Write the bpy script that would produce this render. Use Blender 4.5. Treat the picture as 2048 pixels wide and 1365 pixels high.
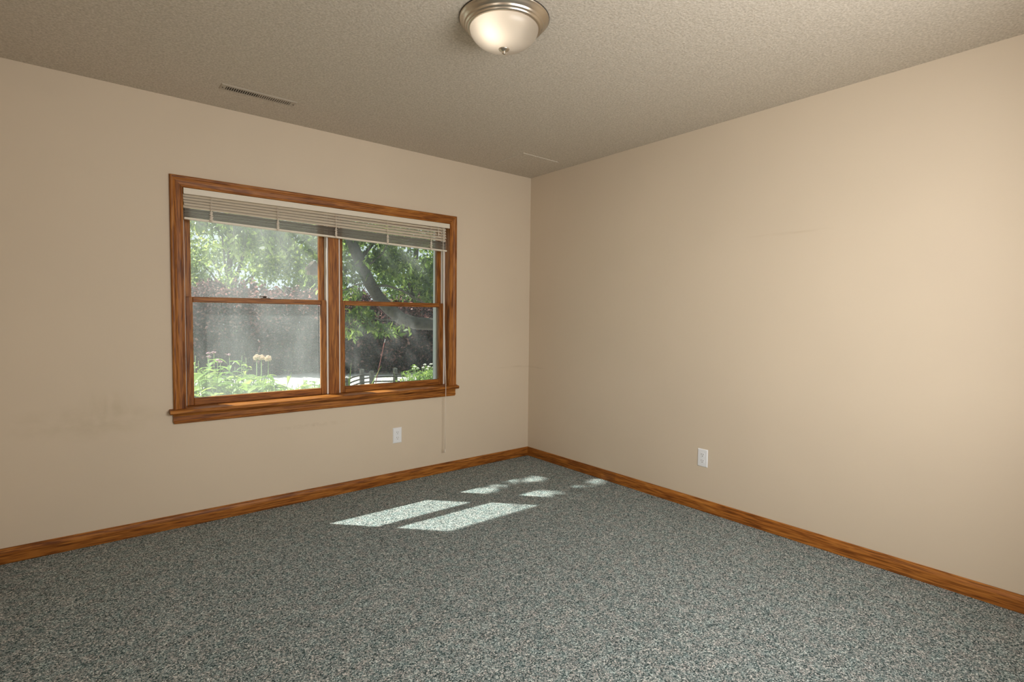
import bpy, math, random
import numpy as np
from mathutils import Vector

for o in list(bpy.data.objects):
    bpy.data.objects.remove(o, do_unlink=True)
sc = bpy.context.scene
C = sc.collection
R = math.radians

# ------------------------------------------------------------------ camera
# room frame: corner of the two visible walls at the origin, window wall along -x (y = 0),
# plain wall along -y (x = 0), floor z = 0, ceiling z = 2.44
H = 2.44
F_PX, CAM = 1062.25, Vector((-3.0858, -3.5412, 1.2407))
YAW, PITCH, ROLL = 0.684838, -0.0474315, 0.0106274
fwd = Vector((math.sin(YAW)*math.cos(PITCH), math.cos(YAW)*math.cos(PITCH), math.sin(PITCH)))
rgt = Vector((math.cos(YAW), -math.sin(YAW), 0.0))
upv = rgt.cross(fwd)
rgt, upv = rgt*math.cos(ROLL)+upv*math.sin(ROLL), upv*math.cos(ROLL)-rgt*math.sin(ROLL)
cd = bpy.data.cameras.new('camera')
cam = bpy.data.objects.new('camera', cd)
C.objects.link(cam)
cd.sensor_width = 36.0
cd.lens = F_PX/2048*36.0
cd.clip_start = 0.02
from mathutils import Matrix
M = Matrix((rgt, upv, -fwd)).transposed().to_4x4()
M.translation = CAM
cam.matrix_world = M
sc.camera = cam

def at(px, py, Y):
    """point where the pixel's ray meets the vertical plane y = Y"""
    d = fwd + rgt*((px-1024)/F_PX) - upv*((py-682.5)/F_PX)
    return CAM + d*((Y-CAM.y)/d.y)

# ------------------------------------------------------------------ light and exposure
w = bpy.data.worlds.new('sky')
sc.world = w
w.use_nodes = True
bg = w.node_tree.nodes['Background']
bg.inputs['Color'].default_value = (0.86, 0.93, 1.0, 1)
bg.inputs['Strength'].default_value = 1.05

SX, SY = 0.597, 0.63                       # horizontal drift of the sunlight per metre of drop
sd = bpy.data.lights.new('sun', 'SUN')
sd.energy = 12.5
sd.color = (1.0, 0.955, 0.88)
sd.angle = R(0.55)
sun = bpy.data.objects.new('sun', sd)
C.objects.link(sun)
sun.location = (-8, 8, 12)
sun.rotation_euler = Vector((SX, -SY, -1)).to_track_quat('-Z', 'Y').to_euler()

hd = bpy.data.lights.new('hall_fill', 'AREA')     # added area lamp in the unseen hall, brightening the room through the doorway
hd.shape = 'RECTANGLE'
hd.size, hd.size_y = 1.3, 1.9
hd.energy = 40
hd.color = (1.0, 0.96, 0.90)
hall = bpy.data.objects.new('hall_fill', hd)
C.objects.link(hall)
hall.location = (-4.55, -3.0, 1.2)
hall.rotation_euler = Vector((1, 0.12, -0.22)).to_track_quat('-Z', 'Y').to_euler()

wd = bpy.data.lights.new('rear_fill', 'AREA')   # added fill lamp, unseen, at the window opening behind the viewer
wd.shape = 'RECTANGLE'
wd.size, wd.size_y = 1.5, 1.15
wd.energy = 60
wd.color = (1.0, 0.97, 0.93)
rear = bpy.data.objects.new('rear_fill', wd)
C.objects.link(rear)
rear.location = (-1.55, -3.84, 1.52)
rear.rotation_euler = Vector((-0.05, 1, -0.30)).to_track_quat('-Z', 'Y').to_euler()

sc.cycles.max_bounces = 8
sc.cycles.diffuse_bounces = 5
sc.cycles.glossy_bounces = 3
sc.cycles.transmission_bounces = 6
sc.cycles.transparent_max_bounces = 12
sc.cycles.sample_clamp_indirect = 6.0
sc.cycles.caustics_reflective = False
sc.cycles.caustics_refractive = False

vs = sc.view_settings
vs.view_transform = 'Standard'
vs.look = 'None'
vs.gamma = 1.0
vs.use_curve_mapping = False
vs.exposure = 0.0

# ------------------------------------------------------------------ materials
def new_mat(name):
    m = bpy.data.materials.new(name)
    m.use_nodes = True
    nt = m.node_tree
    for n in list(nt.nodes):
        nt.nodes.remove(n)
    out = nt.nodes.new('ShaderNodeOutputMaterial')
    return m, nt, out

def N(nt, kind, **kw):
    n = nt.nodes.new(kind)
    for k, v in kw.items():
        if k in n.inputs.keys():
            n.inputs[k].default_value = v
        else:
            setattr(n, k, v)
    return n

def ramp(nt, stops, interp='LINEAR'):
    n = nt.nodes.new('ShaderNodeValToRGB')
    n.color_ramp.interpolation = interp
    el = n.color_ramp.elements
    while len(el) < len(stops):
        el.new(0.5)
    for e, (p, c) in zip(el, stops):
        e.position = p
        e.color = (*c, 1)
    return n

def principled(nt, out, color=(.8, .8, .8), rough=.5, metal=0, spec=.5):
    b = nt.nodes.new('ShaderNodeBsdfPrincipled')
    b.inputs['Base Color'].default_value = (*color, 1)
    b.inputs['Roughness'].default_value = rough
    b.inputs['Metallic'].default_value = metal
    b.inputs['Specular IOR Level'].default_value = spec
    nt.links.new(b.outputs[0], out.inputs[0])
    return b

def coord(nt, scale=(1, 1, 1), loc=(0, 0, 0)):
    t = nt.nodes.new('ShaderNodeNewGeometry')
    mp = nt.nodes.new('ShaderNodeMapping')
    mp.inputs['Scale'].default_value = scale
    mp.inputs['Location'].default_value = loc
    nt.links.new(t.outputs['Position'], mp.inputs[0])
    return mp

def bump(nt, b, height, strength=.3, dist=.002):
    bn = nt.nodes.new('ShaderNodeBump')
    bn.inputs['Strength'].default_value = strength
    bn.inputs['Distance'].default_value = dist
    nt.links.new(height, bn.inputs['Height'])
    nt.links.new(bn.outputs[0], b.inputs['Normal'])

def plain(name, color, rough=.5, metal=0, spec=.5, noise=0, nscale=40):
    m, nt, out = new_mat(name)
    b = principled(nt, out, color, rough, metal, spec)
    if noise:
        c = coord(nt)
        n = N(nt, 'ShaderNodeTexNoise', Scale=nscale, Detail=3.0)
        nt.links.new(c.outputs[0], n.inputs['Vector'])
        r = ramp(nt, [(.3, tuple(x*(1-noise) for x in color)), (.7, tuple(min(1, x*(1+noise)) for x in color))])
        nt.links.new(n.outputs['Fac'], r.inputs[0])
        nt.links.new(r.outputs[0], b.inputs['Base Color'])
    return m

def oak(name, axis, tone=.88):
    m, nt, out = new_mat(name)
    b = principled(nt, out, rough=.45, spec=.25)
    s = [26, 26, 26]
    s[axis] = 1.6
    c = coord(nt, tuple(s))
    n = N(nt, 'ShaderNodeTexNoise', Scale=1.6, Detail=5.0, Roughness=.6, Distortion=1.3)
    nt.links.new(c.outputs[0], n.inputs['Vector'])
    s2 = [150, 150, 150]
    s2[axis] = 8
    c2 = coord(nt, tuple(s2))
    n2 = N(nt, 'ShaderNodeTexNoise', Scale=1.0, Detail=2.0)
    nt.links.new(c2.outputs[0], n2.inputs['Vector'])
    t = tone
    r = ramp(nt, [(.30, (.17*t, .052*t, .008*t)), (.44, (.33*t, .113*t, .018*t)), (.56, (.43*t, .162*t, .028*t)), (.72, (.52*t, .222*t, .050*t))])
    nt.links.new(n.outputs['Fac'], r.inputs[0])
    r2 = ramp(nt, [(.40, (.42, .34, .28)), (.52, (1, 1, 1))])
    nt.links.new(n2.outputs['Fac'], r2.inputs[0])
    mx = N(nt, 'ShaderNodeMix', data_type='RGBA', blend_type='MULTIPLY')
    mx.inputs[0].default_value = .8
    nt.links.new(r.outputs[0], mx.inputs[6])
    nt.links.new(r2.outputs[0], mx.inputs[7])
    nt.links.new(mx.outputs[2], b.inputs['Base Color'])
    bump(nt, b, n2.outputs['Fac'], .12, .001)
    return m

OAK = [oak('oak_grain_x', 0), oak('oak_grain_y', 1), oak('oak_grain_z', 2)]
OAK_SASH = [oak('oak_sash_x', 0, .80), None, oak('oak_sash_z', 2, .80)]
OAK_B = oak('oak_baseboard_pale', 1, 1.0)

def wall_paint():
    m, nt, out = new_mat('beige_wall_paint')
    b = principled(nt, out, rough=.62, spec=.25)
    base = (.645, .548, .426)
    g = coord(nt)
    # broad uneven tone
    n = N(nt, 'ShaderNodeTexNoise', Scale=1.1, Detail=3.0)
    nt.links.new(g.outputs[0], n.inputs['Vector'])
    r = ramp(nt, [(.3, tuple(x*.965 for x in base)), (.7, tuple(x*1.02 for x in base))])
    nt.links.new(n.outputs['Fac'], r.inputs[0])
    cur = r.outputs[0]
    # hand smudges and scuffs: ellipses with noisy edges (centre, radii, strength, noise stretch)
    def blot(cen, rad, strength, tint=(.80, .79, .72), nsc=(9, 9, 14)):
        nonlocal cur
        mp = coord(nt, tuple(1/q for q in rad), tuple(-c/q for c, q in zip(cen, rad)))
        ln = N(nt, 'ShaderNodeVectorMath', operation='LENGTH')
        nt.links.new(mp.outputs[0], ln.inputs[0])
        c2 = coord(nt, nsc)
        nn = N(nt, 'ShaderNodeTexNoise', Scale=1.0, Detail=4.0)
        nt.links.new(c2.outputs[0], nn.inputs['Vector'])
        inv = N(nt, 'ShaderNodeMapRange')
        inv.inputs['From Min'].default_value = 1.0
        inv.inputs['From Max'].default_value = 0.1
        nt.links.new(ln.outputs['Value'], inv.inputs['Value'])
        nr = N(nt, 'ShaderNodeMapRange')
        nr.inputs['From Min'].default_value = .38
        nr.inputs['From Max'].default_value = .66
        nt.links.new(nn.outputs['Fac'], nr.inputs['Value'])
        mu = N(nt, 'ShaderNodeMath', operation='MULTIPLY')
        nt.links.new(inv.outputs[0], mu.inputs[0])
        nt.links.new(nr.outputs[0], mu.inputs[1])
        m2 = N(nt, 'ShaderNodeMath', operation='MULTIPLY')
        m2.inputs[1].default_value = strength
        nt.links.new(mu.outputs[0], m2.inputs[0])
        mx = N(nt, 'ShaderNodeMix', data_type='RGBA', blend_type='MULTIPLY')
        nt.links.new(m2.outputs[0], mx.inputs[0])
        nt.links.new(cur, mx.inputs[6])
        mx.inputs[7].default_value = (*tint, 1)
        cur = mx.outputs[2]
    blot((-3.05, 0, .66), (.42, .3, .11), .65)
    blot((-2.98, 0, .72), (.16, .3, .13), .5, nsc=(22, 9, 8))
    blot((-.12, 0, .80), (.30, .2, .012), .5, (.72, .68, .62), (6, 6, 60))
    blot((0, -.10, .79), (.2, .16, .008), .45, (.72, .68, .62), (6, 6, 60))
    blot((0, -2.2, 1.72), (.2, .28, .01), .6, (.78, .74, .66), (6, 6, 60))
    blot((-1.9, 0, .50), (.3, .3, .02), .35, (.7, .66, .6), (30, 9, 40))
    nt.links.new(cur, b.inputs['Base Color'])
    f = N(nt, 'ShaderNodeTexNoise', Scale=170.0, Detail=2.0)
    nt.links.new(g.outputs[0], f.inputs['Vector'])
    bump(nt, b, f.outputs['Fac'], .10, .0012)
    return m

def ceiling_tex():
    m, nt, out = new_mat('textured_ceiling')
    b = principled(nt, out, rough=.9, spec=.1)
    g = coord(nt)
    n = N(nt, 'ShaderNodeTexNoise', Scale=105.0, Detail=3.0, Roughness=.6)
    nt.links.new(g.outputs[0], n.inputs['Vector'])
    r = ramp(nt, [(.32, (.47, .42, .345)), (.68, (.665, .605, .52))])
    nt.links.new(n.outputs['Fac'], r.inputs[0])
    nt.links.new(r.outputs[0], b.inputs['Base Color'])
    bump(nt, b, n.outputs['Fac'], .5, .005)
    return m

def carpet():
    m, nt, out = new_mat('speckled_loop_carpet')
    b = principled(nt, out, rough=.95, spec=.08)
    g = coord(nt)
    dn = N(nt, 'ShaderNodeTexNoise', Scale=90.0, Detail=1.0)
    nt.links.new(g.outputs[0], dn.inputs['Vector'])
    ad = N(nt, 'ShaderNodeVectorMath', operation='MULTIPLY_ADD')
    nt.links.new(dn.outputs['Color'], ad.inputs[0])
    ad.inputs[1].default_value = (.004, .004, 0)
    nt.links.new(g.outputs[0], ad.inputs[2])
    v = N(nt, 'ShaderNodeTexVoronoi', Scale=255.0)
    nt.links.new(ad.outputs[0], v.inputs['Vector'])
    sep = N(nt, 'ShaderNodeSeparateColor')
    nt.links.new(v.outputs['Color'], sep.inputs[0])
    r = ramp(nt, [(0, (.022, .038, .040)), (.20, (.072, .105, .110)), (.42, (.195, .240, .245)), (.66, (.335, .375, .38)),
                  (.84, (.41, .395, .385)), (.92, (.70, .73, .72))])
    nt.links.new(sep.outputs[0], r.inputs[0])
    # broad tint drift between teal and taupe yarn
    n = N(nt, 'ShaderNodeTexNoise', Scale=22.0, Detail=3.0)
    nt.links.new(g.outputs[0], n.inputs['Vector'])
    r2 = ramp(nt, [(.34, (.90, 1.0, 1.0)), (.66, (1.04, .99, .97))])
    nt.links.new(n.outputs['Fac'], r2.inputs[0])
    mx = N(nt, 'ShaderNodeMix', data_type='RGBA', blend_type='MULTIPLY')
    mx.inputs[0].default_value = 1
    nt.links.new(r.outputs[0], mx.inputs[6])
    nt.links.new(r2.outputs[0], mx.inputs[7])
    nt.links.new(mx.outputs[2], b.inputs['Base Color'])
    inv = N(nt, 'ShaderNodeMath', operation='SUBTRACT')
    inv.inputs[0].default_value = 1
    nt.links.new(v.outputs['Distance'], inv.inputs[1])
    bump(nt, b, inv.outputs[0], .6, .006)
    return m

def glass_pane(name, dust, mesh=False):
    """window glass: clear, faintly reflecting, with a film of dust that catches the sun"""
    m, nt, out = new_mat(name)
    tr = N(nt, 'ShaderNodeBsdfTransparent')
    tr.inputs[0].default_value = (.93, .95, .94, 1)
    gl = N(nt, 'ShaderNodeBsdfGlossy', Roughness=.02)
    gl.inputs[0].default_value = (1, 1, 1, 1)
    tl = N(nt, 'ShaderNodeBsdfTranslucent')
    tl.inputs[0].default_value = (.85, .87, .88, 1)
    a = N(nt, 'ShaderNodeMixShader')
    a.inputs[0].default_value = .001
    if mesh:
        a.inputs[0].default_value = 0
    nt.links.new(tr.outputs[0], a.inputs[1])
    nt.links.new(gl.outputs[0], a.inputs[2])
    b = N(nt, 'ShaderNodeMixShader')
    g = coord(nt, (3, 3, 1.2))
    n = N(nt, 'ShaderNodeTexNoise', Scale=2.5, Detail=4.0)
    nt.links.new(g.outputs[0], n.inputs['Vector'])
    mr = N(nt, 'ShaderNodeMapRange')
    mr.inputs['From Min'].default_value = .25
    mr.inputs['From Max'].default_value = .75
    mr.inputs['To Min'].default_value = dust*.55
    mr.inputs['To Max'].default_value = dust*1.45
    nt.links.new(n.outputs['Fac'], mr.inputs['Value'])
    nt.links.new(mr.outputs[0], b.inputs[0])
    nt.links.new(a.outputs[0], b.inputs[1])
    nt.links.new(tl.outputs[0], b.inputs[2])
    nt.links.new(b.outputs[0], out.inputs[0])
    return m

def leaf_mat(name, stops, trans=.45, rough=.45):
    m, nt, out = new_mat(name)
    ge = N(nt, 'ShaderNodeNewGeometry')
    r = ramp(nt, stops)
    nt.links.new(ge.outputs['Random Per Island'], r.inputs[0])
    d = N(nt, 'ShaderNodeBsdfPrincipled', Roughness=rough)
    d.inputs['Specular IOR Level'].default_value = .35
    nt.links.new(r.outputs[0], d.inputs['Base Color'])
    t = N(nt, 'ShaderNodeBsdfTranslucent')
    hs = N(nt, 'ShaderNodeHueSaturation', Saturation=1.05, Value=1.35)
    hs.inputs['Hue'].default_value = .49
    nt.links.new(r.outputs[0], hs.inputs['Color'])
    nt.links.new(hs.outputs[0], t.inputs[0])
    x = N(nt, 'ShaderNodeMixShader')
    x.inputs[0].default_value = trans
    nt.links.new(d.outputs[0], x.inputs[1])
    nt.links.new(t.outputs[0], x.inputs[2])
    nt.links.new(x.outputs[0], out.inputs[0])
    return m

def alabaster():
    m, nt, out = new_mat('frosted_alabaster_glass')
    t = N(nt, 'ShaderNodeBsdfTranslucent')
    t.inputs[0].default_value = (.88, .79, .67, 1)
    d = N(nt, 'ShaderNodeBsdfPrincipled', Roughness=.22)
    d.inputs['Base Color'].default_value = (.50, .43, .345, 1)
    x = N(nt, 'ShaderNodeMixShader')
    x.inputs[0].default_value = .5
    nt.links.new(d.outputs[0], x.inputs[1])
    nt.links.new(t.outputs[0], x.inputs[2])
    nt.links.new(x.outputs[0], out.inputs[0])
    return m

def bulb_mat(name, strength):
    m, nt, out = new_mat(name)
    e = N(nt, 'ShaderNodeEmission', Strength=strength)
    e.inputs[0].default_value = (1, .93, .82, 1)
    nt.links.new(e.outputs[0], out.inputs[0])
    return m

WALL, CEIL, CARPET = wall_paint(), ceiling_tex(), carpet()
VINYL = plain('white_vinyl', (.78, .75, .70), .4)
EXTW = plain('white_exterior_frame', (.80, .82, .83), .45)
GLASS = [glass_pane('dusty_window_glass', .03), glass_pane('cleaner_window_glass', .018)]
SCREEN = [glass_pane('insect_screen', .062, True), glass_pane('clean_insect_screen', .03, True)]
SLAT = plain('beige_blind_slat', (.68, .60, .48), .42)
SLAT_SHADE = plain('shaded_slat_underside', (.17, .145, .115), .5)  # shade between the gathered slats, put into the underside colour
RAILM = plain('cream_blind_rail', (.70, .64, .53), .42)
CORD = plain('ivory_cord', (.72, .64, .54), .7)
BRONZE = plain('dark_bronze', (.05, .035, .025), .4, .7)
NICKEL = plain('brushed_nickel', (.60, .53, .44), .30, 1.0)
ALAB = alabaster()
PLATE = plain('white_plastic', (.80, .82, .85), .35)
SLOT = plain('dark_slot', (.03, .028, .025), .7)
VENTM = plain('beige_enamel', (.45, .40, .33), .6)
DARKM = plain('gasket_and_slot_shade', (.03, .025, .02), .9)
BARK = plain('grey_brown_bark', (.065, .055, .044), .9, noise=.45, nscale=18)
TWIG = plain('twig_bark', (.10, .085, .065), .9)
STEMG = plain('green_stem', (.20, .30, .09), .7)
CONC = plain('pale_driveway', (.50, .48, .46), .9, noise=.12, nscale=2.5)
SOIL = plain('garden_soil', (.10, .085, .06), .95, noise=.4, nscale=12)
TURF = plain('lawn_green', (.14, .20, .06), .95, noise=.4, nscale=25)
POSTM = plain('weathered_post', (.19, .175, .16), .9, noise=.35, nscale=30)
WATTLE = plain('weathered_rod', (.13, .11, .10), .9, noise=.3, nscale=30)
REDROD = plain('red_fibreglass', (.50, .13, .10), .4)
RODTIP = plain('pale_reflective_tape', (.80, .72, .68), .4)
BIRD = plain('brown_cedar', (.085, .05, .032), .8)
PETALP = plain('pink_petal', (.62, .36, .47), .7)
PETALW = plain('white_petal', (.85, .85, .78), .7)
SEEDH = plain('straw_seed_head', (.86, .66, .50), .7)
L_MAIN = leaf_mat('tree_leaf', [(0, (.034, .066, .014)), (.45, (.075, .13, .026)), (.8, (.13, .20, .038)), (1, (.27, .34, .075))], .42)
L_FAR = leaf_mat('far_leaf', [(0, (.10, .17, .05)), (.5, (.23, .33, .10)), (1, (.46, .52, .17))], .6)
L_YEL = leaf_mat('pale_leaf', [(0, (.26, .33, .09)), (.5, (.46, .51, .15)), (1, (.68, .66, .20))], .6)
L_PUR = leaf_mat('purple_leaf', [(0, (.020, .009, .011)), (.5, (.055, .024, .027)), (.82, (.20, .092, .085)), (1, (.52, .29, .25))], .5)
L_BED = leaf_mat('garden_leaf', [(0, (.12, .22, .05)), (.5, (.24, .37, .08)), (1, (.42, .52, .14))], .45)
L_STRAP = leaf_mat('strap_leaf', [(0, (.12, .21, .06)), (1, (.30, .40, .13))], .4)

# ------------------------------------------------------------------ mesh helpers
class MB:
    def __init__(self):
        self.v, self.f = [], []
    def add(self, vs_, fs_):
        k = len(self.v)
        self.v += [tuple(p) for p in vs_]
        self.f += [tuple(i+k for i in f) for f in fs_]
        return self
    def box(self, x0, x1, y0, y1, z0, z1):
        vs_ = [(x, y, z) for x in (x0, x1) for y in (y0, y1) for z in (z0, z1)]
        return self.add(vs_, [(0, 1, 3, 2), (4, 6, 7, 5), (0, 4, 5, 1), (2, 3, 7, 6), (0, 2, 6, 4), (1, 5, 7, 3)])
    def tube(self, pts, rad, n=8, cap=True):
        pts = [Vector(p) for p in pts]
        if not hasattr(rad, '__len__'):
            rad = [rad]*len(pts)
        vs_, fs_ = [], []
        ref = None
        for i, p in enumerate(pts):
            d = (pts[min(i+1, len(pts)-1)]-pts[max(i-1, 0)]).normalized()
            if ref is None:
                ref = Vector((0, 0, 1)) if abs(d.z) < .9 else Vector((1, 0, 0))
            a = (ref - d*ref.dot(d)).normalized()
            ref = a
            b = d.cross(a)
            for j in range(n):
                t = 2*math.pi*j/n
                vs_.append(p + (a*math.cos(t)+b*math.sin(t))*rad[i])
        for i in range(len(pts)-1):
            for j in range(n):
                fs_.append((i*n+j, i*n+(j+1) % n, (i+1)*n+(j+1) % n, (i+1)*n+j))
        if cap:
            fs_.append(tuple(range(n-1, -1, -1)))
            fs_.append(tuple((len(pts)-1)*n+j for j in range(n)))
        return self.add(vs_, fs_)
    def lathe(self, prof, cen, n=48, close=True):
        vs_, fs_ = [], []
        for r_, z in prof:
            for j in range(n):
                t = 2*math.pi*j/n
                vs_.append((cen[0]+r_*math.cos(t), cen[1]+r_*math.sin(t), cen[2]+z))
        for i in range(len(prof)-1):
            for j in range(n):
                fs_.append((i*n+j, (i+1)*n+j, (i+1)*n+(j+1) % n, i*n+(j+1) % n))
        return self.add(vs_, fs_)
    def loft(self, ring_a, ring_b):
        """prism between two matching polygons"""
        n = len(ring_a)
        fs_ = [(j, (j+1) % n, n+(j+1) % n, n+j) for j in range(n)]
        fs_ += [tuple(range(n-1, -1, -1)), tuple(range(n, 2*n))]
        return self.add(list(ring_a)+list(ring_b), fs_)
    def sphere(self, c, r_, n=10, sz=1.0):
        vs_ = [(c[0], c[1], c[2]+r_*sz)]
        for i in range(1, n//2):
            t = math.pi*i/(n//2)
            for j in range(n):
                p = 2*math.pi*j/n
                vs_.append((c[0]+r_*math.sin(t)*math.cos(p), c[1]+r_*math.sin(t)*math.sin(p), c[2]+r_*sz*math.cos(t)))
        vs_.append((c[0], c[1], c[2]-r_*sz))
        fs_ = []
        k = n//2-1
        for j in range(n):
            fs_.append((0, 1+j, 1+(j+1) % n))
            fs_.append((len(vs_)-1, 1+(k-1)*n+(j+1) % n, 1+(k-1)*n+j))
            for i in range(k-1):
                fs_.append((1+i*n+j, 1+(i+1)*n+j, 1+(i+1)*n+(j+1) % n, 1+i*n+(j+1) % n))
        return self.add(vs_, fs_)
    def build(self, name, mat, parent=None, smooth=False, bevel=0, origin=None):
        o0 = Vector(origin) if origin is not None else (Vector(parent['o']) if parent is not None else Vector((0, 0, 0)))
        me = bpy.data.meshes.new(name)
        me.from_pydata([(p[0]-o0.x, p[1]-o0.y, p[2]-o0.z) for p in self.v], [], self.f)
        me.validate()
        me.materials.append(mat)
        import bmesh
        bm = bmesh.new()
        bm.from_mesh(me)
        bmesh.ops.recalc_face_normals(bm, faces=bm.faces)
        bm.to_mesh(me)
        bm.free()
        if smooth:
            me.polygons.foreach_set('use_smooth', [True]*len(me.polygons))
        ob = bpy.data.objects.new(name, me)
        C.objects.link(ob)
        if parent is not None:
            ob.parent = parent
        else:
            ob.location = o0
        ob['o'] = tuple(o0)
        if bevel:
            b = ob.modifiers.new('bevel', 'BEVEL')
            b.width = bevel
            b.segments = 2
            b.limit_method = 'ANGLE'
        return ob

def tag(o, label, cat, group=None, kind=None):
    o['label'] = label
    o['category'] = cat
    if group:
        o['group'] = group
    if kind:
        o['kind'] = kind
    return o

def empty(name, loc, label, cat, group=None, kind=None, parent=None):
    o = bpy.data.objects.new(name, None)
    C.objects.link(o)
    o.empty_display_size = .05
    o.location = loc
    o['o'] = tuple(loc)
    tag(o, label, cat, group, kind)
    return o

def part_empty(name, parent):
    o = bpy.data.objects.new(name, None)
    C.objects.link(o)
    o.parent = parent
    o['o'] = tuple(parent['o'])
    return o

# ------------------------------------------------------------------ room shell
WX, WY = -3.46, -3.66          # far sides of the room, behind the viewer
T = 0.16                       # wall thickness
OX0, OX1, OZ0, OZ1 = -2.613, -0.836, 0.690, 1.948      # window opening inside the casing
RO = .03                       # rough opening around the frame
m = MB()
m.box(WX-.12, OX0-RO, 0, T, -.06, H+.1).box(OX1+RO, .12, 0, T, -.06, H+.1)
m.box(OX0-RO, OX1+RO, 0, T, -.06, OZ0-RO).box(OX0-RO, OX1+RO, 0, T, OZ1+RO, H+.1)
tag(m.build('wall_north', WALL), 'beige painted wall around the wood framed window', 'wall', kind='structure')
m = MB().box(0, .12, WY-.12, 0, -.06, H+.1)
tag(m.build('wall_east', WALL), 'plain beige painted wall without any window', 'wall', kind='structure')
RX0, RX1, RZ0, RZ1 = -2.3, -.8, .95, 2.1       # unseen window opening, added to let the rear fill lamp in
m = MB().box(WX-.12, RX0, WY-.12, WY, -.06, H+.1).box(RX1, .12, WY-.12, WY, -.06, H+.1)
m.box(RX0, RX1, WY-.12, WY, -.06, RZ0).box(RX0, RX1, WY-.12, WY, RZ1, H+.1)
tag(m.build('wall_south', WALL), 'beige painted wall facing the window', 'wall', kind='structure')
DY0, DY1, DZ = -3.52, -2.66, 2.04    # open doorway to the hall
m = MB().box(WX-.12, WX, DY1, 0, -.06, H+.1).box(WX-.12, WX, WY, DY0, -.06, H+.1).box(WX-.12, WX, DY0, DY1, DZ, H+.1)
tag(m.build('wall_west', WALL), 'beige painted wall with the open doorway to the hall', 'wall', kind='structure')
m = MB().box(-7, 3.2, T, .545, 2.45, 2.6)
tag(m.build('eave', EXTW), 'white soffit of the eave above the window', 'eave', kind='structure')
m = MB().box(WX-.12, 0, WY, 0, -.06, 0)
tag(m.build('floor', CARPET), 'speckled grey green loop carpet covering the floor', 'carpet', kind='structure')
m = MB().box(WX, 0, WY, 0, H, H+.1)
ceil = m.build('ceiling', CEIL)
tag(ceil, 'grey beige stippled ceiling', 'ceiling', kind='structure')
m = MB().box(-.525, -.165, -.515, -.155, H-.0045, H+.01)
m.build('patch_panel', CEIL, ceil, bevel=.004)
# hall beyond the doorway
m = MB().box(-4.9, WX-.12, -4.2, -2.0, -.06, 0)
tag(m.build('floor', CARPET), 'carpeted hall floor beyond the open doorway', 'carpet', kind='structure')
m = MB().box(-4.9, WX-.12, -4.2, -2.0, H, H+.1)
tag(m.build('ceiling', CEIL), 'ceiling of the hall beyond the doorway', 'ceiling', kind='structure')
m = MB().box(-4.9, -4.8, -4.2, -2.0, -.06, H).box(-4.8, WX-.12, -2.1, -2.0, -.06, H).box(-4.8, WX-.12, -4.2, -4.1, -.06, H)
tag(m.build('wall_hall', WALL), 'beige painted walls of the hall beyond the doorway', 'wall', kind='structure')

# casing profile: w outwards from the opening, d out of the wall
CAS = [(0, 0), (0, .008), (.004, .011), (.009, .011), (.013, .009), (.034, .0115), (.044, .015), (.048, .0175), (.058, .018), (.063, .014), (.064, 0)]
def casing_set(name, kind, a0, a1, z0, z1, place, mats, label):
    root = empty(name, place(a0, 0, z0), label, 'window trim' if kind == 'win' else 'door trim', kind='structure')
    root['o'] = tuple(place(a0, 0, z0))
    ra = [place(a0-w, d, z0) for w, d in CAS]
    rb = [place(a0-w, d, z1+w) for w, d in CAS]
    MB().loft(ra, rb).build('side_casing', mats[1], root)
    ra = [place(a1+w, d, z0) for w, d in CAS]
    rb = [place(a1+w, d, z1+w) for w, d in CAS]
    MB().loft(ra, rb).build('side_casing', mats[1], root)
    ra = [place(a0-w, d, z1+w) for w, d in CAS]
    rb = [place(a1+w, d, z1+w) for w, d in CAS]
    MB().loft(ra, rb).build('head_casing', mats[0], root)
    return root
tr1 = casing_set('trim_1', 'win', OX0, OX1, .684, OZ1, lambda a, d, z: Vector((a, -d, z)), (OAK[0], OAK[2]),
                 'orange oak casing framing the window with stool and apron')
# stool with rounded nose, notched ends, and the apron below it
m = MB()
nose = [(-.042, .662), (-.045, .668), (-.045, .678), (-.042, .684), (.075, .690), (.075, .662)]
m.loft([(-2.697, y, z) if y < 0 else (-2.697, -.001, z) for y, z in nose], [(-.764, y, z) if y < 0 else (-.764, -.001, z) for y, z in nose])
m.box(OX0, OX1, -.001, .085, .662, .690)
m.build('stool', OAK[0], tr1)
ap = [(0, .604), (-.013, .604), (-.016, .609), (-.016, .615), (-.012, .620), (-.011, .646), (-.014, .654), (-.016, .662), (0, .662)]
MB().loft([(-2.680+(.006 if z < .61 else 0), y, z) for y, z in ap], [(-.778-(.006 if z < .61 else 0), y, z) for y, z in ap]).build('apron', OAK[0], tr1)
casing_set('trim_2', 'door', DY0, DY1, 0, DZ, lambda a, d, z: Vector((WX+d, a, z)), (OAK[1], OAK[2]),
           'oak casing around the open doorway to the hall')

tr3 = casing_set('trim_3', 'win', RX0, RX1, RZ0, RZ1, lambda a, d, z: Vector((a, WY+d, z)), (OAK[0], OAK[2]),
                 'oak casing of the added unseen window opening opposite the blind')
MB().box(RX0-.08, RX1+.08, WY-.11, WY+.04, RZ0-.022, RZ0).build('stool', OAK[0], tr3, bevel=.003)

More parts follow.
